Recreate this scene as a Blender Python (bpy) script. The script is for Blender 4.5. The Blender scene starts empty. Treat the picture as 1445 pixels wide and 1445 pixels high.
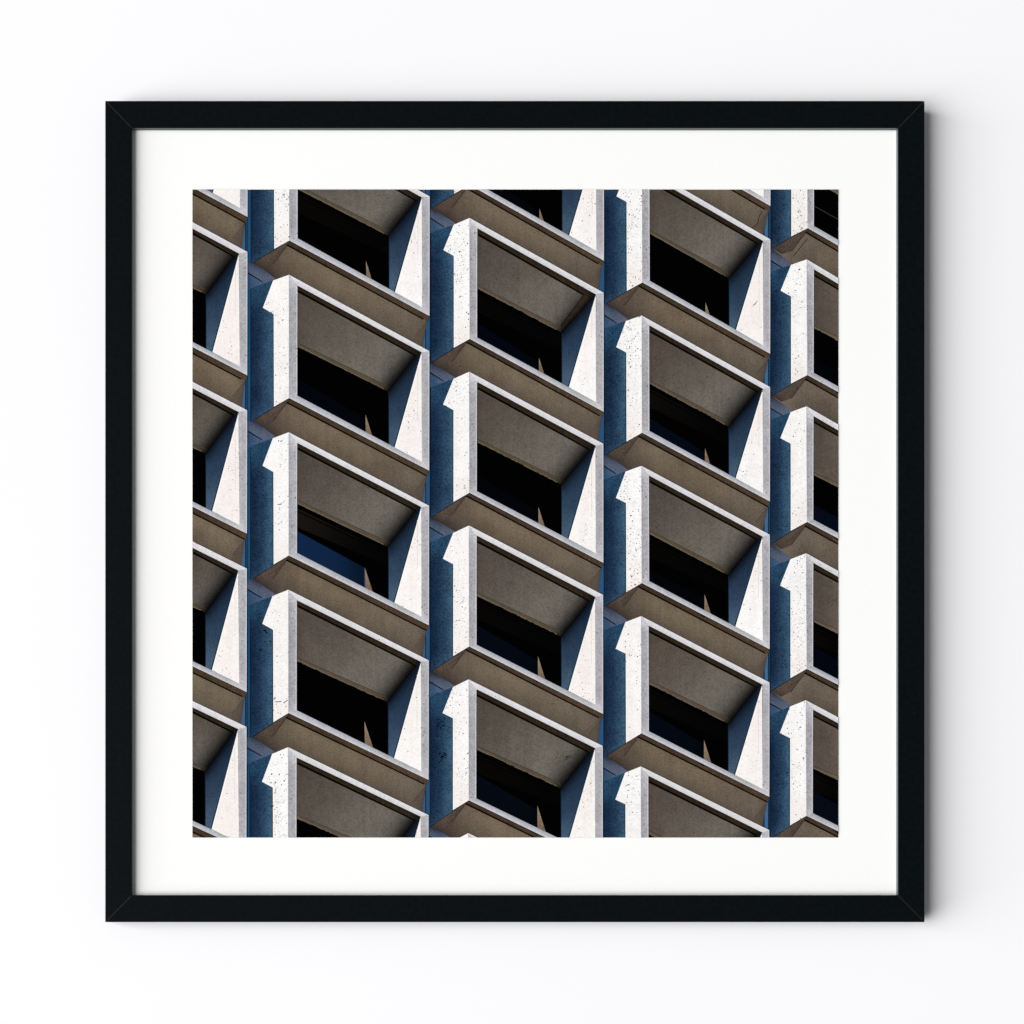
import bpy, math, random
from mathutils import Vector

S = 0.0005                       # metres per photograph pixel on the frame's front plane
D = 2900 * S                     # camera distance from the frame's front plane
CX, CY = 440.0, 1262.0           # where the camera stands, measured on the front plane
DEPTH = 9 * S                   # the sheet lies this far behind the front of the frame
THICK = 36 * S                   # frame thickness, front to wall
E = 1.20                         # illuminance of the sheet, used to turn print tones into ink albedo

sc = bpy.context.scene
col = sc.collection

def W(px, py, d=0.0):
    """point that stands d metres behind the frame front"""
    cx, cz = (CX - 722.5) * S, (722.5 - CY) * S
    x, z = (px - 722.5) * S, (722.5 - py) * S
    k = (D + d) / D
    return Vector((cx + (x - cx) * k, d, cz + (z - cz) * k))

def s2l(c):
    c = max(0.0, c) / 255.0
    return c / 12.92 if c <= 0.04045 else ((c + 0.055) / 1.055) ** 2.4

# ------------------------------------------------------------------ materials
def new_mat(name):
    m = bpy.data.materials.new(name); m.use_nodes = True
    nt = m.node_tree
    return m, nt, nt.nodes['Principled BSDF']

def wall_material():
    m, nt, b = new_mat('wall_paint')
    b.inputs['Roughness'].default_value = 0.9
    b.inputs['Specular IOR Level'].default_value = 0.1
    tc = nt.nodes.new('ShaderNodeTexCoord')
    n = nt.nodes.new('ShaderNodeTexNoise'); n.inputs['Scale'].default_value = 3; n.inputs['Detail'].default_value = 4
    nt.links.new(tc.outputs['Object'], n.inputs['Vector'])
    mx = nt.nodes.new('ShaderNodeMix'); mx.data_type = 'RGBA'
    mx.inputs[6].default_value = (0.812, 0.812, 0.832, 1); mx.inputs[7].default_value = (0.832, 0.830, 0.848, 1)
    nt.links.new(n.outputs['Fac'], mx.inputs[0]); nt.links.new(mx.outputs[2], b.inputs['Base Color'])
    n2 = nt.nodes.new('ShaderNodeTexNoise'); n2.inputs['Scale'].default_value = 700; n2.inputs['Detail'].default_value = 2
    nt.links.new(tc.outputs['Object'], n2.inputs['Vector'])
    bp = nt.nodes.new('ShaderNodeBump'); bp.inputs['Strength'].default_value = 0.03; bp.inputs['Distance'].default_value = 0.0004
    nt.links.new(n2.outputs['Fac'], bp.inputs['Height']); nt.links.new(bp.outputs[0], b.inputs['Normal'])
    return m

def frame_material():
    m, nt, b = new_mat('black_satin_paint')
    tc = nt.nodes.new('ShaderNodeTexCoord')
    n = nt.nodes.new('ShaderNodeTexNoise'); n.inputs['Scale'].default_value = 330; n.inputs['Detail'].default_value = 4
    nt.links.new(tc.outputs['Object'], n.inputs['Vector'])
    r = nt.nodes.new('ShaderNodeValToRGB')
    r.color_ramp.elements[0].position = 0.35; r.color_ramp.elements[0].color = (0.0012, 0.0025, 0.0034, 1)
    r.color_ramp.elements[1].position = 0.70; r.color_ramp.elements[1].color = (0.0026, 0.0042, 0.0053, 1)
    nt.links.new(n.outputs['Fac'], r.inputs[0]); nt.links.new(r.outputs[0], b.inputs['Base Color'])
    b.inputs['Roughness'].default_value = 0.32
    b.inputs['Specular IOR Level'].default_value = 0.10
    bp = nt.nodes.new('ShaderNodeBump'); bp.inputs['Strength'].default_value = 0.12; bp.inputs['Distance'].default_value = 0.0002
    nt.links.new(n.outputs['Fac'], bp.inputs['Height']); nt.links.new(bp.outputs[0], b.inputs['Normal'])
    return m

def paper_material():
    m, nt, b = new_mat('mat_board_paper')
    b.inputs['Roughness'].default_value = 1.0
    b.inputs['Specular IOR Level'].default_value = 0.0
    tc = nt.nodes.new('ShaderNodeTexCoord')
    n = nt.nodes.new('ShaderNodeTexNoise'); n.inputs['Scale'].default_value = 500; n.inputs['Detail'].default_value = 3
    nt.links.new(tc.outputs['Object'], n.inputs['Vector'])
    mx = nt.nodes.new('ShaderNodeMix'); mx.data_type = 'RGBA'
    mx.inputs[6].default_value = (0.828, 0.827, 0.822, 1); mx.inputs[7].default_value = (0.848, 0.847, 0.842, 1)
    nt.links.new(n.outputs['Fac'], mx.inputs[0]); nt.links.new(mx.outputs[2], b.inputs['Base Color'])
    return m

def ink_material():
    """printed tones come from the corner colours; grain and blotches of the printed concrete are procedural"""
    m, nt, b = new_mat('printed_ink')
    b.inputs['Roughness'].default_value = 1.0
    b.inputs['Specular IOR Level'].default_value = 0.0
    L = nt.links.new
    tc = nt.nodes.new('ShaderNodeTexCoord')
    at = nt.nodes.new('ShaderNodeAttribute'); at.attribute_name = 'ink'
    gr = nt.nodes.new('ShaderNodeAttribute'); gr.attribute_name = 'grain'
    def noise(scale, detail, mapping=None, rough=0.6):
        n = nt.nodes.new('ShaderNodeTexNoise'); n.inputs['Scale'].default_value = scale
        n.inputs['Detail'].default_value = detail; n.inputs['Roughness'].default_value = rough
        if mapping:
            mp = nt.nodes.new('ShaderNodeMapping'); mp.inputs['Scale'].default_value = mapping
            L(tc.outputs['Object'], mp.inputs[0]); L(mp.outputs[0], n.inputs['Vector'])
        else:
            L(tc.outputs['Object'], n.inputs['Vector'])
        return n.outputs['Fac']
    def mth(op, a, c=None, d=None):
        n = nt.nodes.new('ShaderNodeMath'); n.operation = op
        for i, v in enumerate((a, c, d)):
            if v is None: continue
            if isinstance(v, (int, float)): n.inputs[i].default_value = v
            else: L(v, n.inputs[i])
        return n.outputs[0]
    fine = mth('SUBTRACT', noise(900, 2), 0.5)
    mid = mth('SUBTRACT', noise(95, 5), 0.5)
    streak = mth('SUBTRACT', noise(300, 3, (1, 1, 0.05)), 0.5)
    tot = mth('ADD', mth('MULTIPLY', fine, 4.2), mth('ADD', mth('MULTIPLY', mid, 2.0), mth('MULTIPLY', streak, 1.2)))
    fac = mth('MULTIPLY_ADD', tot, gr.outputs['Fac'], 1.0)
    # tiny pores, only where the tone carries grain
    pn = noise(640, 1, None, 0.4)
    pore = mth('MULTIPLY', mth('GREATER_THAN', pn, 0.735), mth('MULTIPLY', gr.outputs['Fac'], 1.2))
    fac = mth('MULTIPLY', fac, mth('SUBTRACT', 1.0, pore))
    vm = nt.nodes.new('ShaderNodeVectorMath'); vm.operation = 'SCALE'
    L(at.outputs['Color'], vm.inputs[0]); L(fac, vm.inputs['Scale'])
    L(vm.outputs[0], b.inputs['Base Color'])
    return m

# ------------------------------------------------------------------ object helpers
def mesh_obj(name, verts, faces, mat, parent=None):
    me = bpy.data.meshes.new(name); me.from_pydata([tuple(v) for v in verts], [], faces)
    me.materials.append(mat); me.update()
    o = bpy.data.objects.new(name, me); col.objects.link(o)
    if parent: o.parent = parent
    return o

def box(name, lo, hi, mat, parent=None):
    x0, y0, z0 = lo; x1, y1, z1 = hi
    v = [(x0,y0,z0),(x1,y0,z0),(x1,y1,z0),(x0,y1,z0),(x0,y0,z1),(x1,y0,z1),(x1,y1,z1),(x0,y1,z1)]
    f = [(0,3,2,1),(4,5,6,7),(0,1,5,4),(1,2,6,5),(2,3,7,6),(3,0,4,7)]
    return mesh_obj(name, v, f, mat, parent)

# ------------------------------------------------------------------ wall
wall = box('wall', (-4, THICK, -3), (4, THICK + 0.12, 3), wall_material())
wall['kind'] = 'structure'

# ------------------------------------------------------------------ the framed picture
pic = bpy.data.objects.new('framed_picture', None); col.objects.link(pic)
pic['label'] = 'square black framed photo print of concrete window boxes with wide white border on white wall'
pic['category'] = 'framed picture'

OX0, OX1, OY0, OY1 = 148.5, 1304.7, 142.3, 1301.2       # outer edge of frame
IX0, IX1, IY0, IY1 = 186.2, 1267.2, 180.6, 1263.2       # inner edge of frame front
fm = frame_material()
lipm, lnt, lb_ = new_mat('grey_rebate_edge')
lb_.inputs['Base Color'].default_value = (0.075, 0.092, 0.094, 1); lb_.inputs['Roughness'].default_value = 0.5
jm, jnt, jb = new_mat('joint_filler')
jb.inputs['Base Color'].default_value = (0.030, 0.031, 0.030, 1); jb.inputs['Roughness'].default_value = 0.7

def rail(a, b, ia, ib):
    """mitred rail: outer corners a, b; inner corners ia, ib; softened long edges, hairline joint at the mitres"""
    def P(p, d):
        return Vector(((p[0] - 722.5) * S, d, (722.5 - p[1]) * S))
    A, B, IA, IB = [Vector((p[0], p[1])) for p in (a, b, ia, ib)]
    along = (B - A).normalized()
    gap = along * 0.30
    A, IA, B, IB = A + gap, IA + gap, B - gap, IB - gap
    c = 0.55                                               # chamfer in px
    def prof(O, I):
        u = (I - O); w = abs(u.x) if abs(along.y) > 0.5 else abs(u.y)
        k = c / w
        k2 = 0.35 * k
        return [P(O, THICK), P(O, c * S), P(O + u * k2, 0.35 * c * S), P(O + u * k, 0), P(I - u * k, 0), P(I - u * k2, 0.35 * c * S), P(I, c * S), P(I, DEPTH - 0.00003), P(I - u * 0.25, DEPTH - 0.00003), P(I - u * 0.25, THICK)]
    p1, p2 = prof(A, IA), prof(B, IB)
    n = len(p1)
    faces = [(i, (i + 1) % n, n + (i + 1) % n, n + i) for i in range(n)]
    faces += [tuple(range(n - 1, -1, -1)), tuple(range(n, 2 * n))]
    o = mesh_obj('frame_rail', p1 + p2, faces, fm, pic)
    import bmesh
    o.data.materials.append(lipm); o.data.polygons[6].material_index = 1
    bm = bmesh.new(); bm.from_mesh(o.data); bmesh.ops.recalc_face_normals(bm, faces=bm.faces); bm.to_mesh(o.data); bm.free()
    return o
rail((OX0, OY0), (OX1, OY0), (IX0, IY0), (IX1, IY0))
rail((OX1, OY0), (OX1, OY1), (IX1, IY0), (IX1, IY1))
rail((OX1, OY1), (OX0, OY1), (IX1, IY1), (IX0, IY1))
rail((OX0, OY1), (OX0, OY0), (IX0, IY1), (IX0, IY0))

for (ox, oy, ix, iy) in ((OX0, OY0, IX0, IY0), (OX1, OY0, IX1, IY0), (OX1, OY1, IX1, IY1), (OX0, OY1, IX0, IY1)):
    # sliver of filler showing in each mitre
    vx, vy = ix - ox, iy - oy
    a = (ox + vx * 0.05, oy + vy * 0.05); b_ = (ix - vx * 0.02, iy - vy * 0.02)
    sx, sy = (0.45, 0.0)
    def Q(px, py, d): return Vector(((px - 722.5) * S, d, (722.5 - py) * S))
    ring = [(a[0] - sx, a[1]), (a[0] + sx, a[1]), (b_[0] + sx, b_[1]), (b_[0] - sx, b_[1])]
    if (vx > 0) != (vy > 0): ring = ring[::-1]
    vs = [Q(x, y, 0.00004) for x, y in ring] + [Q(x, y, 0.006) for x, y in ring]
    mesh_obj('corner_joint', vs, [(0, 1, 2, 3), (7, 6, 5, 4), (0, 4, 5, 1), (1, 5, 6, 2), (2, 6, 7, 3), (3, 7, 4, 0)], jm, pic)

# white sheet behind the frame's rebate
m_lo, m_hi = (IX0 - 7 - 722.5) * S, (IX1 + 7 - 722.5) * S
mz_lo, mz_hi = (722.5 - IY1 - 7) * S, (722.5 - IY0 + 7) * S
box('mat_board', (m_lo, DEPTH, mz_lo), (m_hi, DEPTH + 0.0004, mz_hi), paper_material(), pic)
bk = new_mat('backing_fibreboard'); bk[2].inputs['Base Color'].default_value = (0.18, 0.12, 0.07, 1); bk[2].inputs['Roughness'].default_value = 0.9
box('backing_board', (m_lo, DEPTH + 0.0008, mz_lo), (m_hi, DEPTH + 0.003, mz_hi), bk[0], pic)

# ------------------------------------------------------------------ the print
PX0, PX1, PY0, PY1 = 271.6, 1182.8, 267.6, 1181.9
LAYER = 0.000016
PV, PF, PC, PG = [], [], [], []

def clip_axis(poly, ax, val, keep_less):
    out = []; n = len(poly)
    for i in range(n):
        a, b = poly[i], poly[(i + 1) % n]
        ina = (a[ax] <= val) if keep_less else (a[ax] >= val)
        inb = (b[ax] <= val) if keep_less else (b[ax] >= val)
        if ina: out.append(a)
        if ina != inb:
            t = (val - a[ax]) / (b[ax] - a[ax])
            out.append((a[0] + (b[0] - a[0]) * t, a[1] + (b[1] - a[1]) * t))
    return out

def band(poly, ax, lo, hi):
    p = clip_axis(poly, ax, hi, True)
    return clip_axis(p, ax, lo, False) if len(p) > 2 else []

def area(p):
    return 0.5 * sum(p[i][0] * p[(i + 1) % len(p)][1] - p[(i + 1) % len(p)][0] * p[i][1] for i in range(len(p)))

def lerp(a, b, t): return tuple(a[i] + (b[i] - a[i]) * t for i in range(3))

def tone(base, grads, x, y):
    c = base
    for g in grads:
        if g[0] == 'lin':                                   # ('lin', p0, p1, colour at p1)
            _, p, q, cc = g
            dx, dy = q[0] - p[0], q[1] - p[1]
            t = ((x - p[0]) * dx + (y - p[1]) * dy) / (dx * dx + dy * dy)
            t = min(1, max(0, t)); c = lerp(c, cc, t * t * (3 - 2 * t))
        else:                                               # ('edge', p, q, falloff, colour, strength)
            _, p, q, f, cc, s = g
            dx, dy = q[0] - p[0], q[1] - p[1]; l2 = dx * dx + dy * dy
            t = 0 if l2 == 0 else min(1, max(0, ((x - p[0]) * dx + (y - p[1]) * dy) / l2))
            d = math.hypot(x - p[0] - dx * t, y - p[1] - dy * t)
            c = lerp(c, cc, s * math.exp(-(d / f) ** 1.3))
    return c

def paint(layer, poly, colour, grads=(), grain=0.08, step=5.0):
    p = band(poly, 0, PX0, PX1)
    if len(p) < 3: return
    p = band(p, 1, PY0, PY1)
    if len(p) < 3: return
    if area(p) < 0: p = p[::-1]
    if abs(area(p)) < 0.02: return
    cells = [p]
    if grads:
        cells = []
        xs = [q[0] for q in p]; i0, i1 = int(min(xs) // step), int(max(xs) // step)
        for i in range(i0, i1 + 1):
            c = band(p, 0, i * step, (i + 1) * step)
            if len(c) < 3: continue
            ys = [q[1] for q in c]
            for j in range(int(min(ys) // step), int(max(ys) // step) + 1):
                e = band(c, 1, j * step, (j + 1) * step)
                if len(e) > 2 and abs(area(e)) > 1e-4: cells.append(e)
    for e in cells:
        q = [e[0]]
        for v in e[1:]:
            if math.hypot(v[0] - q[-1][0], v[1] - q[-1][1]) > 1e-3: q.append(v)
        if math.hypot(q[0][0] - q[-1][0], q[0][1] - q[-1][1]) < 1e-3: q.pop()
        if len(q) < 3: continue
        n = len(PV)
        for v in q:
            w = W(v[0], v[1], DEPTH - 0.0001); w.y -= layer * LAYER
            PV.append(w)
            t = tone(colour, grads, v[0], v[1]) if grads else colour
            PC.append(tuple(s2l(k) / E for k in t)); PG.append(grain)
        PF.append(tuple(range(n, n + len(q))))

def line(layer, p, q, w0, colour, w1=None, grain=0.0):
    w1 = w0 if w1 is None else w1
    dx, dy = q[0] - p[0], q[1] - p[1]; l = math.hypot(dx, dy); nx, ny = -dy / l, dx / l
    paint(layer, [(p[0] + nx * w0 / 2, p[1] + ny * w0 / 2), (q[0] + nx * w1 / 2, q[1] + ny * w1 / 2),
                  (q[0] - nx * w1 / 2, q[1] - ny * w1 / 2), (p[0] - nx * w0 / 2, p[1] - ny * w0 / 2)], colour, (), grain)

def inside(p, x, y):
    r = False; n = len(p)
    for i in range(n):
        (x1, y1), (x2, y2) = p[i], p[(i + 1) % n]
        if (y1 > y) != (y2 > y) and x < (x2 - x1) * (y - y1) / (y2 - y1) + x1: r = not r
    return r

rng = random.Random(7)
def smudge(poly, n, r, light, dark, s):
    xs = [p[0] for p in poly]; ys = [p[1] for p in poly]; out = []
    for _ in range(n):
        x, y = rng.uniform(min(xs), max(xs)), rng.uniform(min(ys), max(ys))
        a = rng.uniform(-0.3, 1.9); l = rng.uniform(4, 26)
        out.append(('edge', (x, y), (x + l * math.cos(a), y + l * math.sin(a)), r * rng.uniform(0.35, 1.0), light if rng.random() < 0.5 else dark, s * rng.uniform(0.3, 1.0)))
    return out
def dot(layer, x, y, r, colour):
    if not (PX0 + 1 < x < PX1 - 1 and PY0 + 1 < y < PY1 - 1): return
    a0 = rng.random() * 6.28; st = rng.uniform(0.55, 1.0); an = rng.random() * 3.14
    pts = []
    for k in range(6):
        a = a0 + k * 1.047; rr = r * rng.uniform(0.75, 1.2)
        u, v = rr * math.cos(a), rr * st * math.sin(a)
        pts.append((x + u * math.cos(an) - v * math.sin(an), y + u * math.sin(an) + v * math.cos(an)))
    paint(layer, pts, colour)

def pores(layer, poly, n, colour, big=0.9, clusters=3, spread=12):
    xs = [p[0] for p in poly]; ys = [p[1] for p in poly]
    if max(xs) < PX0 or min(xs) > PX1 or max(ys) < PY0 or min(ys) > PY1: return
    cl = [(rng.uniform(min(xs), max(xs)), rng.uniform(min(ys), max(ys))) for _ in range(clusters)]
    k = 0; tries = 0
    while k < n and tries < n * 12:
        tries += 1
        if rng.random() < 0.55 and cl:
            c = rng.choice(cl); x, y = rng.gauss(c[0], spread * 0.7), rng.gauss(c[1], spread * 1.6)
        else:
            x, y = rng.uniform(min(xs), max(xs)), rng.uniform(min(ys), max(ys))
        if not inside(poly, x, y): continue
        r = 0.32 + big * rng.random() ** 4
        f = rng.uniform(0.0, 0.55) if r < 0.6 else rng.uniform(0.0, 0.25)
        dot(layer, x, y, r, lerp(colour[0], colour[1], f)); k += 1

# tones of the printed picture
WHITE = (254, 253, 252); RAILTOP = (217, 216, 220); JAMB = (172, 171, 176); RAILBOT = (182, 183, 192)
BLUE = (46, 74, 100); BLUEDK = (18, 42, 74); WALLB = (53, 72, 94)
SOFFIT = (121, 107, 89); BROWN = (64, 52, 39); INK = (7, 6, 5); CEIL = (82, 74, 67)

# one entry per column of window boxes, points read for one row of that column
C = {
 0: dict(rows=(-1, 4), TL=(262, 308.6), TR=(349.2, 355.8), BR=(348.9, 529.9), BL=(262, 484.9), iTL=(262, 317.6), iTR=(337.2, 358), iBR=(338.4, 517.4), iBL=(262, 477.6),
         DL0=(262, 493.6), DL1=(345.5, 537.6), RE=(340.6, 572.2), c0=(262, 324.8), c1=(330.6, 363.6), cl=(290.9, 415.8), b0=(262, 397.8), k0=(262, 403),
         w=(290.7, 492.3), la=(336.9, 359.3), lb=(299.9, 496.9)),
 1: dict(rows=(-1, 3), TL=(407.8, 387.9), TR=(605.9, 495.8), BR=(605.6, 664.4), BL=(407.8, 561.8), iTL=(419.8, 403.2), iTR=(594.8, 497.2), iBR=(595.2, 652), iBL=(419.5, 558.4),
         PTL=(353.4, 407), LT=(385.4, 395.9), N1=(370.9, 434.4), N2=(386.2, 443.5), LB=(386.6, 573.9), tip=(357.6, 593.3), PBL=(353.4, 595.5), M=(388.6, 393),
         DL0=(404.3, 567.9), DL1=(602, 671.4), RE=(596.3, 704.3), c0=(419.8, 411.6), c1=(587.3, 503.4), cl=(547.6, 552.5), b0=(420, 483.4), k0=(420, 489.5),
         w=(548.4, 627.6), la=(594.7, 498), lb=(556.9, 631.6), be=((515.7, 585), (516.2, 609.5), (525.9, 615)), j0=(349.8, 385.5), j1=(370.5, 398)),
 2: dict(rows=(-1, 4), TL=(662.4, 307.8), TR=(851.7, 413.4), BR=(851.7, 581.4), BL=(662.7, 478.4), iTL=(673.5, 322.3), iTR=(841.0, 415.8), iBR=(841, 567.6), iBL=(673.2, 476.4),
         PTL=(607.9, 328.4), LT=(640.3, 317.3), N1=(625.7, 353), N2=(640.3, 361.3), LB=(640.3, 490.9), tip=(609.2, 511.6), PBL=(607.9, 512.5), M=(643, 315.5),
         DL0=(657.7, 482.6), DL1=(849, 588.2), RE=(844.3, 621.2), c0=(673.8, 331.5), c1=(833, 422.6), cl=(792.7, 470), b0=(674, 402), k0=(674, 407.8),
         w=(792.6, 540.2), la=(840.6, 416.7), lb=(802.7, 546.4), be=((760.4, 505), (760.4, 523.5), (769, 529)), j0=(607, 307.8), j1=(626.5, 320.3)),
 3: dict(rows=(-2, 4), TL=(905.4, 445.5), TR=(1086.5, 546.5), BR=(1086.2, 707.9), BL=(905.8, 610.8), iTL=(916, 459.3), iTR=(1076.6, 549), iBR=(1076.6, 696.3), iBL=(916.3, 608.3),
         PTL=(852.4, 463.5), LT=(883.2, 453), N1=(869.5, 490), N2=(883.7, 497.5), LB=(884.1, 623.2), tip=(855.6, 641), PBL=(852.4, 642.5), M=(886, 450),
         DL0=(900.7, 615.5), DL1=(1083.5, 715), RE=(1076.5, 748.3), c0=(916.3, 468.2), c1=(1069, 554), cl=(1028.6, 602.6), b0=(916.3, 535.7), k0=(916.3, 541.8),
         w=(1028.1, 670.5), la=(1076, 549.8), lb=(1038, 674.9), be=((994.8, 632.8), (994.5, 651), (1003, 656)), j0=(852.9, 444), j1=(869.8, 456)),
 4: dict(rows=(-1, 4), TL=(1138.2, 366.3), TR=(1195, 400.0), BR=(1195, 560.2), BL=(1139, 529.4), iTL=(1148.3, 380.2), iTR=(1195, 408.4), iBR=(1195, 552.4), iBL=(1147.9, 526.3),
         PTL=(1087.4, 384.6), LT=(1116.1, 373.8), N1=(1101.5, 410.3), N2=(1116.1, 418.4), LB=(1116.1, 541.4), tip=(1088.7, 558.9), PBL=(1086.6, 560), M=(1117.5, 371.5),
         DL0=(1136, 534.9), DL1=(1195, 568.5), c0=(1148.5, 389.5), c1=(1195, 416.6), b0=(1148.6, 459), k0=(1148.6, 463.5), cl=(1195, 488.5), j0=(1087.4, 367.6), j1=(1104.5, 378.3)),
}
NAVY = {(1, 0): ((3, 7, 20), 146), (1, 1): ((15, 35, 64), 139.6), (1, 3): ((3, 6, 14), 146), (2, 0): ((4, 10, 27), 148), (2, 1): ((3, 5, 12), 146), (2, 2): ((7, 16, 36), 140), (2, 3): ((8, 18, 36), 134), (2, -1): ((4, 8, 18), 146),
        (3, 0): ((7, 19, 42), 144), (3, 2): ((6, 15, 32), 134), (3, 1): ((3, 5, 12), 146), (4, 1): ((8, 20, 48), 139), (4, 2): ((5, 11, 28), 132), (4, 3): ((9, 21, 40), 129), (4, 0): ((3, 4, 11), 140)}
BAR = {(1, 1): (24, 20, 17), (3, 0): (20, 16, 13), (2, 3): (13, 10, 8), (4, 3): (17, 13, 11), (4, 2): (14, 11, 9), (3, 2): (11, 9, 8), (1, -1): (12, 10, 8), (2, 0): (9, 7, 6), (2, 2): (10, 8, 7), (3, 1): (9, 7, 6)}

def Pr(x): return 223.4 - 0.0204 * (x - 348)

# blue wall seen in the gaps between the columns
paint(0, [(PX0, PY0), (PX1, PY0), (PX1, PY1), (PX0, PY1)], (36, 68, 98), (), 0.2)
for x, w_, c_ in [(343, 6, (66, 94, 124)), (346.4, 1.1, (12, 24, 42)), (351.6, 4.4, (36, 76, 110)), (348.6, 2.6, (30, 62, 92)),
                  (598.2, 3.4, (64, 90, 118)), (600.4, 1.0, (14, 28, 50)), (604, 6, (44, 78, 112)), (607.2, 1.3, (20, 42, 70)),
                  (843.2, 1.3, (18, 34, 60)), (848.6, 8, (46, 82, 118)), (1078.5, 1.1, (24, 40, 64)), (1081.5, 5, (66, 104, 144)), (1084.3, 1.2, (16, 34, 60))]:
    paint(1, [(x - w_ / 2, PY0), (x + w_ / 2, PY0), (x + w_ / 2, PY1), (x - w_ / 2, PY1)], c_, (), 0.12)

for ci, cd in C.items():
    for r in range(cd['rows'][0] - 0, cd['rows'][1] + 1):
        def T(p): return (p[0] - 0.4 * r, p[1] + Pr(p[0]) * r)
        g = {k: (T(v) if not isinstance(v[0], tuple) else tuple(T(q) for q in v)) for k, v in cd.items() if k != 'rows'}
        jit = lambda c, a=4: tuple(k + rng.uniform(-a, a) * 0.22 + e for k, e in zip(c, [rng.uniform(-a, a) * 0.5] * 3))
        if 'be' in g:      # the pale slivers grow taller further down the facade
            ap, b1, b2 = g['be']; k_ = 3.4 if ci == 1 else 4.4
            sl_ = (b2[1] - b1[1]) / (b2[0] - b1[0])
            g['be'] = ((ap[0] - 0.3 * r, ap[1] - k_ * r), (b1[0] - 0.3 * r, b1[1] + 2), (b2[0] + 1.1 * r, b2[1] + 2 + 1.1 * r * sl_))
        TL, TR, BR, BL, iTL, iTR, iBR, iBL = [g[k] for k in ('TL', 'TR', 'BR', 'BL', 'iTL', 'iTR', 'iBR', 'iBL')]
        up = lambda p: (p[0] + 0.4, p[1] - Pr(p[0]))
        dn = lambda p: (p[0] - 0.4, p[1] + Pr(p[0]))
        has_left = 'PTL' in g
        # ---- ledge between this side panel and the soffit above
        if has_left:
            tp = up(g['tip']); xl = g['PTL'][0] - (3.8 if ci == 1 else 1.5)
            led = [(xl, tp[1] + 1.5), (tp[0], tp[1]), g['M'], g['LT'], (g['LT'][0] - 3, g['LT'][1] + 3), (g['PTL'][0], g['PTL'][1] + 1), (xl, g['PTL'][1] + 0.5)]
            paint(2, led, (78, 90, 112), [('edge', tp, g['M'], 5, (26, 30, 42), 0.85), ('lin', (xl, tp[1]), g['M'], (88, 97, 116))], 0.3, 3)
            j0, j1 = g['j0'], g['j1']; jx = (g['LT'][0] - 6, g['LT'][1] + 1)
            paint(3, [(xl, j0[1]), j1, (g['LT'][0] - 10, g['LT'][1] + 4), (g['PTL'][0], g['PTL'][1] + 1), (xl, g['PTL'][1] + 0.5)], (52, 78, 108), [('lin', (xl, j0[1] + 10), j1, (72, 92, 120))], 0.3, 3)
            if (ci, r) not in ((4, 2),):
                line(4, (xl, j0[1] - 0.6), j1, 1.8, (10, 14, 24), 1.3)
                for _ in range(6):
                    t = rng.random(); dot(5, xl + (j1[0] - xl) * t, j0[1] + (j1[1] - j0[1]) * t, rng.uniform(0.4, 0.9), (14, 18, 28))
        # ---- soffit under the box
        nTL, nTR = dn(TL), dn(TR)
        DL0, DL1 = g['DL0'], g['DL1']
        pts = []
        if has_left:
            nM = dn(g['M']); pts = [g['tip'], BL, BR]
        else: pts = [BL, BR]
        re = g.get('RE')
        if re:
            ex = (re[0] - 1.0, re[1] + 10)
            pts += [DL1, re, ex]
            y_at = nTL[1] + (nTR[1] - nTL[1]) * ((ex[0] - 1 - nTL[0]) / (nTR[0] - nTL[0]))
            pts += [(ex[0] - 1, y_at + 5)]
        else: pts += [(BR[0], nTR[1] + 5)]
        pts += [(nTL[0] + 1, nTL[1] + 6)]
        if has_left: pts += [nM]
        sgrad = []
        so = jit(SOFFIT, 5)
        if has_left:
            sgrad += [('lin', (TL[0] + 25, 0), (g['tip'][0] + 8, 0), (82, 70, 63))]
            sgrad += [('edge', g['tip'], nM, 9, (42, 36, 36), 0.65)]
        sgrad += [('lin', (TL[0] + 60, 0), (TR[0], 0), (112, 101, 89))]
        sgrad += [('edge', (nTL[0], nTL[1] + 3), (nTR[0], nTR[1] + 3), 19, (76, 68, 60), 0.75), ('edge', DL0, DL1, 4, (84, 74, 64), 0.3)]
        if re: sgrad += [('edge', DL1, ex, 8, (70, 62, 56), 0.5)]
        paint(6, pts, so, sgrad + smudge([(TL[0] + 10, nTL[1] - 40), (TR[0] - 10, nTR[1] - 34), (TR[0] - 10, nTR[1] - 4), (TL[0] + 10, nTL[1] - 2)], 5, 13, (122, 108, 92), (84, 70, 58), 0.4), 0.26)
        if has_left:     # crease where the tapered corner starts
            a = (DL0[0] + 0.5, DL0[1] + 1); b_ = (DL0[0] - 0.40 * (DL0[0] - g['tip'][0]) + 2, a[1] + 27)
            b_ = (DL0[0] - 19, DL0[1] + 27)
            paint(7, [g['tip'], BL, a, b_, (g['tip'][0] + 14, g['tip'][1] + 8)], lerp(so, (74, 62, 56), 0.75), [('edge', a, b_, 2.5, (66, 54, 48), 0.7), ('edge', g['tip'], nM, 8, (40, 34, 34), 0.6)], 0.36, 3)
            line(8, a, b_, 0.5, (60, 50, 44), 0.9)
            if rng.random() < 0.7: line(8, (a[0] - 2, a[1] + 4), (b_[0] - 6, b_[1] - 5), 0.4, (62, 52, 46), 0.8)
        if re:
            a = DL1; b_ = (DL1[0] - 17, DL1[1] + 22)
            paint(7, [a, re, ex, (ex[0] - 16, ex[1] - 2), b_], lerp(so, (84, 74, 66), 0.8), [('edge', a, re, 4, (66, 60, 56), 0.5)], 0.18, 3)
            if rng.random() < 0.8: line(8, a, b_, 0.5, (72, 62, 54), 0.7)
        # brown drip edge under the front and its black groove
        off = 1.5 if has_left else 0
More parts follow.
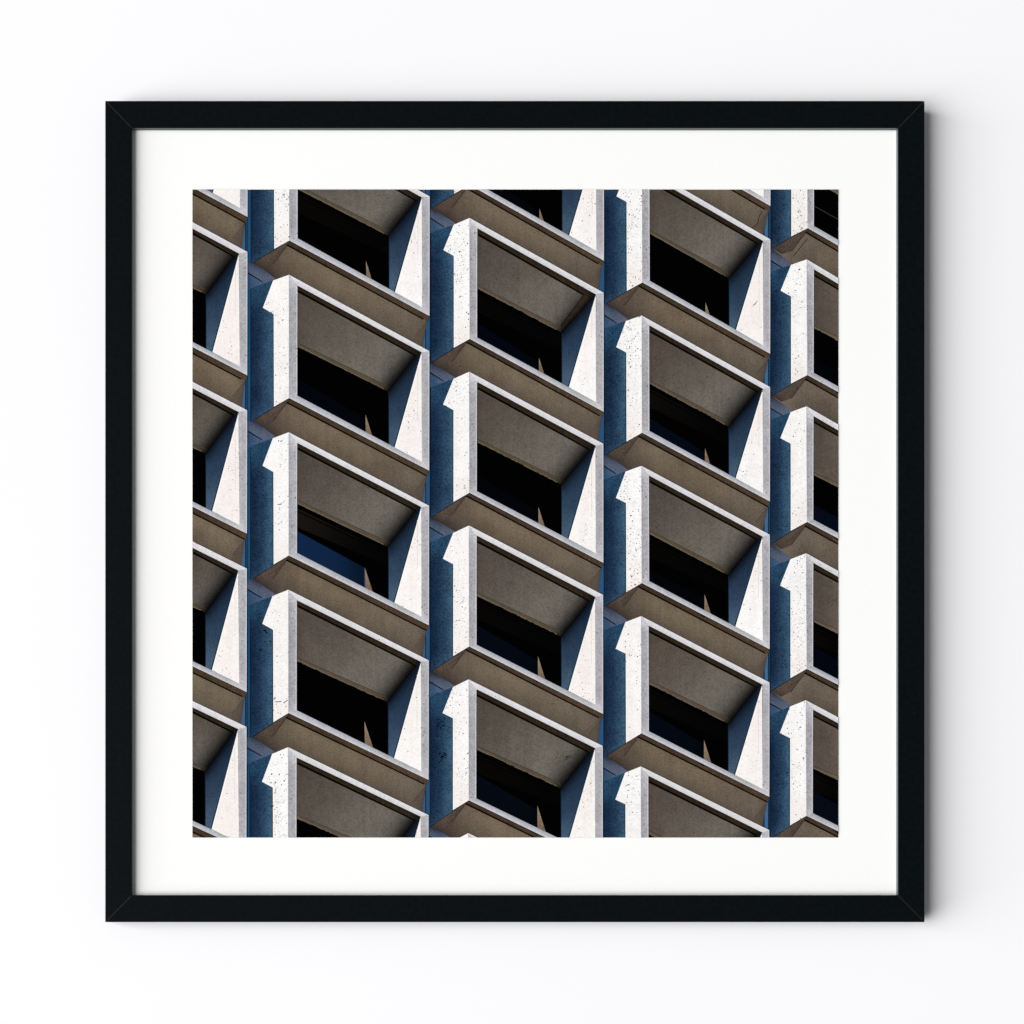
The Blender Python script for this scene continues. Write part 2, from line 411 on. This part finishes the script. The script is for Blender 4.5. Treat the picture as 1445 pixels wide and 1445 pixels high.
        paint(9, [BL, BR, (DL1[0] + 0.9, DL1[1] + 0.3), (DL0[0] - 0.5, DL0[1])], jit(BROWN, 5), [('lin', BL, BR, (78, 63, 48))], 0.4, 4)
        e0, e1 = DL0, ((DL1[0] - rng.choice((0, 3, 5)), DL1[1]) if re else DL1)
        if re: e1 = (e1[0], DL1[1] - (DL1[0] - e1[0]) * 0.53)
        line(10, e0, e1, 2.3, (10, 8, 7), 1.9)
        line(10, (BL[0], BL[1] + 0.5), (BR[0], BR[1] + 0.5), 1.0, (44, 35, 26), 0.9)
        for _ in range(9):
            t = rng.random() ** 0.8
            dot(11, e0[0] + (e1[0] - e0[0]) * t, e0[1] + (e1[1] - e0[1]) * t + rng.uniform(-0.6, 1.0), rng.uniform(0.5, 1.1), (20, 16, 13))
        pores(11, [(TL[0] + 10, nTL[1] - 40), (TR[0] - 20, nTR[1] - 34), (TR[0] - 20, nTR[1] - 8), (TL[0] + 10, nTL[1] - 2)], 9, ((64, 54, 46), SOFFIT), 0.7, 1)
        # ---- outer left side of the box: shaded panel and the sunlit shape on it
        if has_left:
            side = [g['PTL'], g['LT'], TL, BL, g['tip'], g['PBL']]
            x0 = g['PTL'][0]; x1 = g['N2'][0]
            bl = jit(BLUE, 4)
            paint(12, side, bl, [('lin', (x1 + 1, 0), (x0 + 4, 0), (24, 42, 66)), ('edge', (x0, g['PTL'][1]), (x0, g['PBL'][1]), 3.0, (17, 34, 54), 0.8),
                                 ('lin', (0, g['N1'][1] + 20), (0, g['PTL'][1]), (38, 68, 94)),
                                 ('edge', (x1, g['N2'][1]), (x1, g['LB'][1]), 9, (66, 96, 118), 0.75),
                                 ('edge', g['tip'], g['LB'], 10, (54, 82, 108), 0.5)] + smudge(side, 3, 12, (60, 88, 112), (20, 40, 66), 0.3), 0.5, 4)
            line(13, g['tip'], BL, 0.9, (22, 26, 34), 0.7)
            line(13, (x0 + 0.2, g['PTL'][1] + 1), (x0 + 0.2, g['PBL'][1] - 1), 0.8, (12, 26, 48))
            lw = lerp(WHITE, (248, 244, 243), rng.random() * 0.8)
            wg = [('edge', g['N2'], g['LB'], 8, (244, 240, 239), 0.6), ('lin', (0, BL[1] - 40), (0, BL[1]), (248, 242, 239))]
            paint(14, [g['LT'], TL, (TL[0], g['N2'][1]), g['N2'], g['N1']], lw, wg, 0.10)
            paint(14, [(g['N2'][0], g['N2'][1] - 0.05), (TL[0], g['N2'][1] - 0.05), BL, g['LB']], lw, wg, 0.10)
            dens = rng.choice((0.5, 0.8, 1.2, 1.6))
            pores(15, side, int(130 * dens), ((10, 20, 36), (26, 48, 74)), 0.8, 4, 10)
            sunlit = [g['LT'], TL, BL, g['LB'], g['N2'], g['N1']]
            line(13.5, (x1 - 0.7, g['N2'][1] + 1), (x1 - 0.5, g['LB'][1]), 1.2, (34, 60, 74))
            line(15.5, (x1 + 0.7, g['N2'][1] + 1), (x1 + 0.9, g['LB'][1] - 1), 1.0, (255, 255, 255))
            pores(16, sunlit, int(150 * dens), ((50, 42, 40), (222, 216, 212)), 0.62, 6, 9)
        # ---- inside the opening
        c0, c1, cl, b0, k0 = g['c0'], g['c1'], g['cl'], g['b0'], g['k0']
        paint(17, [iTL, iTR, iBR, iBL], (2, 2, 3))
        if (ci, r) in BAR and 'k0' in g:
            bc = lerp((3, 3, 3), BAR[(ci, r)], 1.0 if (ci, r) == (1, 1) else 0.6)
            s_ = (cl[1] - k0[1]) / (cl[0] - k0[0])
            paint(18, [(k0[0], k0[1] + 6), (cl[0], cl[1] + 6), (cl[0], cl[1] + 26), (k0[0], k0[1] + 33)], bc, [('lin', k0, cl, (4, 4, 4))], 0.2, 6)
            line(19, (k0[0], k0[1] + 10), (cl[0] - 10, cl[1] + 6), 1.6, (3, 3, 3))
        if (ci, r) in NAVY:
            nc, of = NAVY[(ci, r)]
            if (ci, r) != (1, 1): nc = lerp((3, 4, 6), nc, 0.42)
            if 'be' in g:
                ap, b1, b2 = g['be']
                paint(19, [(iTL[0], TL[1] + of), (ap[0], ap[1] + (0 if nc[2] > 30 else 6)), b1, (b1[0], b1[1] + 8), iBL], nc, [('edge', (iBL[0], iBL[1]), (iBL[0] + 1, iBL[1] - 10), 40, lerp(nc, (24, 56, 96), 0.2 if nc[2] > 30 else 0.0), 0.8), ('lin', (iTL[0] + 50, 0), (ap[0], 0), lerp(nc, (3, 5, 8), 0.4))], 0.05)
            else:
                paint(19, [(iTL[0], TL[1] + of), (1195, TL[1] + of + 25), (1195, iBL[1] + 40), iBL], nc)
        if 'be' in g:
            ap, b1, b2 = g['be']
            bt = jit((146, 129, 108), 8)
            paint(20, [ap, b2, b1], bt, [('lin', (0, ap[1]), (0, b1[1]), (120, 102, 86))], 0.25, 3)
            if (ci, r) == (1, 1): line(20, (ap[0] - 0.3, ap[1]), (b1[0] - 0.3, b1[1]), 1.2, (70, 84, 110))
        # ceiling of the opening with its lower lip
        ce = jit(CEIL, 4)
        lo = (96, 92, 84)
        if 'w' in g:
            cg = [('lin', (c0[0] + (cl[0] - c0[0]) * 0.1, c0[1]), (cl[0], cl[1]), (114, 109, 101)),
                  ('edge', (c0[0] - 4, b0[1]), (c0[0] - 4, c0[1]), 14, (76, 66, 60), 0.5),
                  ('edge', (c1[0] + 1, c1[1]), (cl[0] + 1, cl[1]), 15, (5, 5, 6), 1.0)]
        else:
            cg = [('lin', (c0[0], 0), (1190, 0), (98, 88, 80))]
        kx = cl
        paint(21, [c0, c1, kx, k0], ce, smudge([c0, c1, kx, k0], 5, 14, (112, 102, 90), (70, 60, 54), 0.35) + cg, 0.24, 4)
        bcol = lerp((84, 76, 58), (90, 78, 68), rng.random())
        bR = (cl[0] + 4, cl[1] - 5.5) if 'w' in g else (cl[0], cl[1] - 7)
        paint(22, [b0, bR, kx, k0], bcol, [('edge', (c1[0] + 1, c1[1]), (cl[0] + 1, cl[1]), 9, (9, 8, 8), 1.0)] if 'w' in g else [('lin', b0, kx, (112, 98, 80))], 0.18, 4)
        rag = rng.random()
        line(22.5, (k0[0] + 1, k0[1] - 0.9), (kx[0] - 6, kx[1] - 3.6), 1.3, (108, 98, 82), 1.0, 0.15)
        line(22.5, (b0[0], b0[1] + 0.7), (bR[0] - 6, bR[1] - 2.6), 1.1, (70, 61, 50), 1.0, 0.15)
        for _ in range(int(10 + 26 * rag)):
            t = rng.random(); x = k0[0] + (kx[0] - k0[0]) * t; y = k0[1] + (kx[1] - k0[1]) * t
            if 'be' not in g and ci != 0 and x > PX1: continue
            L_ = rng.uniform(1.5, 7); h = rng.uniform(0.25, 1.1 if rag > 0.5 else 0.6)
            sl = (kx[1] - k0[1]) / (kx[0] - k0[0])
            if k0[0] < x and x + L_ < kx[0] - 2:
                paint(23, [(x, y + 0.6), (x + L_, y + 0.6 + L_ * sl), (x + L_ * 0.8, y - h + L_ * 0.8 * sl), (x + L_ * 0.2, y - h * 0.7 + L_ * 0.2 * sl)], (5, 4, 4))
        # recess behind the top rail: brown strip and black groove
        paint(24, [iTL, iTR, c1, c0], (52, 43, 31), [('edge', iTL, iTR, 3.2, (34, 27, 19), 0.8)] + ([('edge', c1, iTR, 9, (20, 17, 14), 0.8)] if 'w' in g else []), 0.35, 4)
        line(25, (c0[0] - 0.5, c0[1] - 1.1), (c1[0] + 0.3, c1[1] - 0.8), 3.2 if ci != 4 else 2.6, INK, 2.2)
        for _ in range(8):
            t = rng.random(); dot(25, c0[0] + (c1[0] - c0[0]) * t, c0[1] + (c1[1] - c0[1]) * t - 1.5, rng.uniform(0.6, 1.3), (14, 11, 8))
        pores(25, [(c0[0] + 3, c0[1] + 6), (c1[0] - 12, c1[1] + 5), (cl[0] - 8, cl[1] - 12), (b0[0] + 3, b0[1] - 3)], 14, ((52, 45, 40), CEIL), 0.6, 2)
        # inner right wall with the sunlit wedge
        if 'w' in g:
            w, la, lb = g['w'], g['la'], g['lb']
            wl = (w[0], cl[1] + 1)
            wp = [iTR, c1, (cl[0] + 0.6, cl[1]), wl, (w[0], w[1] + 0.6), (iBR[0], iBR[1] + 0.5)]
            wc = jit(WALLB, 5)
            paint(26, wp, wc, [('lin', (0, cl[1] + 70), (0, cl[1] - 40), (32, 50, 72)), ('lin', (0, cl[1] + 30), (0, w[1]), (68, 90, 112)),
                               ('edge', (c1[0] + 2, c1[1] - 2), cl, 8, (10, 13, 20), 0.9)], 0.2, 4)
            line(27, (w[0] + 0.2, wl[1]), (w[0] + 0.2, w[1]), 0.9, (24, 36, 52))
            for k in range(3):
                xx = w[0] + rng.uniform(8, 30); y0_ = cl[1] - (xx - w[0]) * 1.0 + 14
                line(27, (xx, y0_), (xx, y0_ + rng.uniform(18, 40)), 0.5, (36, 56, 84))
            tri = [la, iBR, (iBR[0], iBR[1] + 0.6), lb]
            xr = iBR[0]
            lw = lerp(WHITE, (246, 236, 234), rng.random() * 0.7)
            paint(28, [la, (iBR[0], iBR[1] + 0.5), lb], lw, [('lin', (0, la[1] + 95), (0, la[1] + 20), (247, 241, 239)), ('edge', (xr - 14, la[1] + 50), (xr - 14, iBR[1] - 30), 6, (246, 236, 234), 0.5)], 0.08)
            line(27.5, (la[0] - 0.9, la[1] + 2), (lb[0] - 0.9, lb[1]), 1.3, (22, 38, 54), 1.6)
            line(28.5, (la[0] + 0.3, la[1] + 4), (lb[0] + 1.0, lb[1]), 0.8, (255, 255, 255), 1.4)
            line(29, (xr - 6, la[1] + 18), (xr - 6, la[1] + rng.uniform(60, 110)), 0.5, (222, 210, 206))
            pores(29, [la, iBR, lb], int(20 + 60 * rng.random()), ((70, 58, 54), (220, 212, 208)), 0.6, 2, 8)
            if (ci, r) == (2, 0):   # the deeper recess in this ceiling
                paint(27, [(824.2, 414.4), (833, 421.5), (839, 418), (792.6, 468.6), (791, 459)], (62, 52, 42), [('edge', (839, 418), (793, 470), 6, (10, 8, 8), 1.0), ('edge', (824, 414), (791, 459), 2.2, (24, 20, 18), 0.9)], 0.35, 3)
        # ---- front face of the surround
        if ci != 4:
            paint(30, [TR, BR, iBR, iTR], jit(JAMB, 4), [('edge', iTR, iBR, 2.0, (184, 184, 188), 0.5), ('edge', TR, (TR[0], TR[1] + 6), 7, (208, 206, 210), 0.7), ('edge', TR, BR, 1.6, (196, 195, 204), 0.8), ('edge', BR, iBR, 8, (206, 203, 210), 0.8)], 0.22, 3)
        paint(30, [BL, iBL, iBR, BR], RAILBOT, [('lin', (TL[0] + (TR[0] - TL[0]) * 0.45, 0), (TR[0] - 40, 0), (172, 176, 176)), ('edge', iBL, iBR, 2.2, (158, 160, 168), 0.6), ('edge', BL, BR, 2.0, (216, 214, 222), 0.8), ('edge', BR, iBR, 9, (208, 205, 212), 0.8)], 0.15, 3)
        paint(30, [TL, TR, iTR, iTL], jit(RAILTOP, 3), [('edge', TL, TR, 2.0, (236, 234, 240), 0.6), ('edge', iTL, iTR, 1.8, (206, 204, 210), 0.6)], 0.12, 3)
        if has_left:
            paint(30, [TL, iTL, iBL, BL], jit(JAMB, 4), [('edge', TL, iTL, 12, (206, 205, 210), 0.8), ('edge', BL, iBL, 7, (196, 196, 206), 0.7), ('edge', (TL[0] + 1, TL[1] + 20), (BL[0] + 1, BL[1] - 10), 3, (150, 150, 158), 0.5)], 0.26, 3)
            line(31, (iTL[0] - 0.9, iTL[1] + 1), (iBL[0] - 0.9, iBL[1]), 1.2, (208, 206, 212), 1.0, 0.1)
            pores(32, [TL, iTL, iBL, BL], rng.choice((10, 22, 40)), ((66, 66, 72), (140, 140, 146)), 0.7, 3, 6)
            line(32, (TL[0], TL[1] + 1), (BL[0], BL[1] - 1), 0.5, (196, 193, 196))
        if ci != 4: line(31, (TR[0] - 0.6, TR[1] + 1), (BR[0] - 0.6, BR[1] - 1), 1.0, (208, 208, 218))
        pores(32, [BL, iBL, iBR, BR], 10, ((90, 90, 94), (160, 160, 168)), 0.5, 1)
        pores(32, [TL, TR, iTR, iTL], 12, ((104, 100, 104), (190, 188, 192)), 0.6, 1)
        if ci != 4: pores(32, [TR, BR, iBR, iTR], rng.choice((12, 24, 40)), ((78, 76, 82), (150, 150, 156)), 0.6, 3, 6)
        if 'w' in g:                                                  # black sliver where window meets wall
            pass

# a few bigger stains and cracks that can be recognised in the picture
for x, y, rr in [(373.5, 889.8, 1.6), (376, 893, 1.3), (368.6, 916.5, 1.8), (366.5, 918, 1.2), (381, 905, 1.2), (375, 890.5, 1.5)]: dot(16, x, y, rr, (8, 14, 30))
for x, y in [(383.3, 1092.4), (388.9, 1104.3), (388, 1119), (394, 1093), (401, 1102)]: dot(16, x, y, 1.3, (30, 24, 22))
for _ in range(40):
    x, y = rng.gauss(620.5, 3.5), rng.gauss(1022, 4); dot(16, x, y, rng.uniform(0.4, 1.2), (8, 14, 28))
for _ in range(46):
    t = rng.random(); x, y = 619 + 10 * t + rng.gauss(0, 2), 1076 - 14 * t + rng.gauss(0, 2.4); dot(16, x, y, rng.uniform(0.4, 1.2), (8, 14, 28))
for _ in range(16):
    dot(26, rng.gauss(801.5, 3.2), rng.gauss(1070, 4), rng.uniform(0.5, 1.1), (28, 24, 24))
for a, b_ in [((1075, 298), (1071, 306)), ((1071, 306), (1069.5, 314)), ((1069.5, 314), (1064, 320)), ((1064, 320), (1060, 322.5)), ((1139.5, 337), (1134, 343)), ((1134, 343), (1127, 352)), ((1127, 352), (1119, 362))]:
    line(11, a, b_, 0.9, (46, 38, 32))
for a, b_ in [((1062, 432.5), (1069, 424.5)), ((1063, 430), (1067, 429))]: line(29, a, b_, 0.8, (150, 130, 126))
for a, b_ in [((389, 990.5), (397, 989.8)), ((400, 992), (406, 988)), ((386, 987), (389, 984)), ((392, 712.5), (398, 711)), ((395, 623), (399, 622)), ((883, 1108.5), (888, 1107))]: line(16, a, b_, 1.0, (60, 48, 46))
line(19, (1149, 291), (1183, 310), 0.7, (62, 62, 64))
paint(32, [(1126, 380), (1128, 379.5), (1128.5, 381), (1127, 382)], (70, 56, 52))

me = bpy.data.meshes.new('photo_print')
me.from_pydata([tuple(v) for v in PV], [], PF)
me.update()
ca = me.attributes.new('ink', 'FLOAT_COLOR', 'POINT')
ca.data.foreach_set('color', [k for c in PC for k in (c[0], c[1], c[2], 1.0)])
ga = me.attributes.new('grain', 'FLOAT', 'POINT')
ga.data.foreach_set('value', PG)
me.materials.append(ink_material())
pr = bpy.data.objects.new('photo_print', me); col.objects.link(pr); pr.parent = pic
pr['label'] = 'square print of a tower facade of tilted white and blue concrete window boxes'
print('print faces', len(PF))

# ------------------------------------------------------------------ light
world = bpy.data.worlds.new('World'); sc.world = world; world.use_nodes = True
bg = world.node_tree.nodes['Background']
bg.inputs[0].default_value = (0.98, 0.985, 1.0, 1); bg.inputs[1].default_value = 0.17

def softbox(name, loc, target, sx, sy, power, colr=(1, 1, 1)):
    l = bpy.data.lights.new(name, 'AREA'); l.shape = 'RECTANGLE'; l.size = sx; l.size_y = sy; l.energy = power; l.color = colr
    o = bpy.data.objects.new(name, l); col.objects.link(o); o.location = loc
    o.rotation_euler = (Vector(target) - Vector(loc)).to_track_quat('-Z', 'Y').to_euler()
    return o
ang = math.radians(55); R = 20.0
softbox('window_light', (-R * math.sin(ang), -R * math.cos(ang), -3.2), (0, 0, 0), 24.0, 18.0, 9900, (1.0, 0.995, 0.985))

# ------------------------------------------------------------------ camera
cam = bpy.data.cameras.new('camera'); co = bpy.data.objects.new('camera', cam); col.objects.link(co)
co.location = ((CX - 722.5) * S, -D, (722.5 - CY) * S); co.rotation_euler = (math.pi / 2, 0, 0)
cam.sensor_width = 36; cam.lens = 36 * D / (1445 * S)
cam.shift_x = (722.5 - CX) / 1445; cam.shift_y = (CY - 722.5) / 1445
cam.clip_start = 0.05; cam.clip_end = 100
sc.camera = co
sc.render.engine = 'CYCLES'
sc.view_settings.view_transform = 'Standard'; sc.view_settings.look = 'None'; sc.view_settings.gamma = 1
sc.view_settings.use_curve_mapping = False; sc.view_settings.exposure = 0
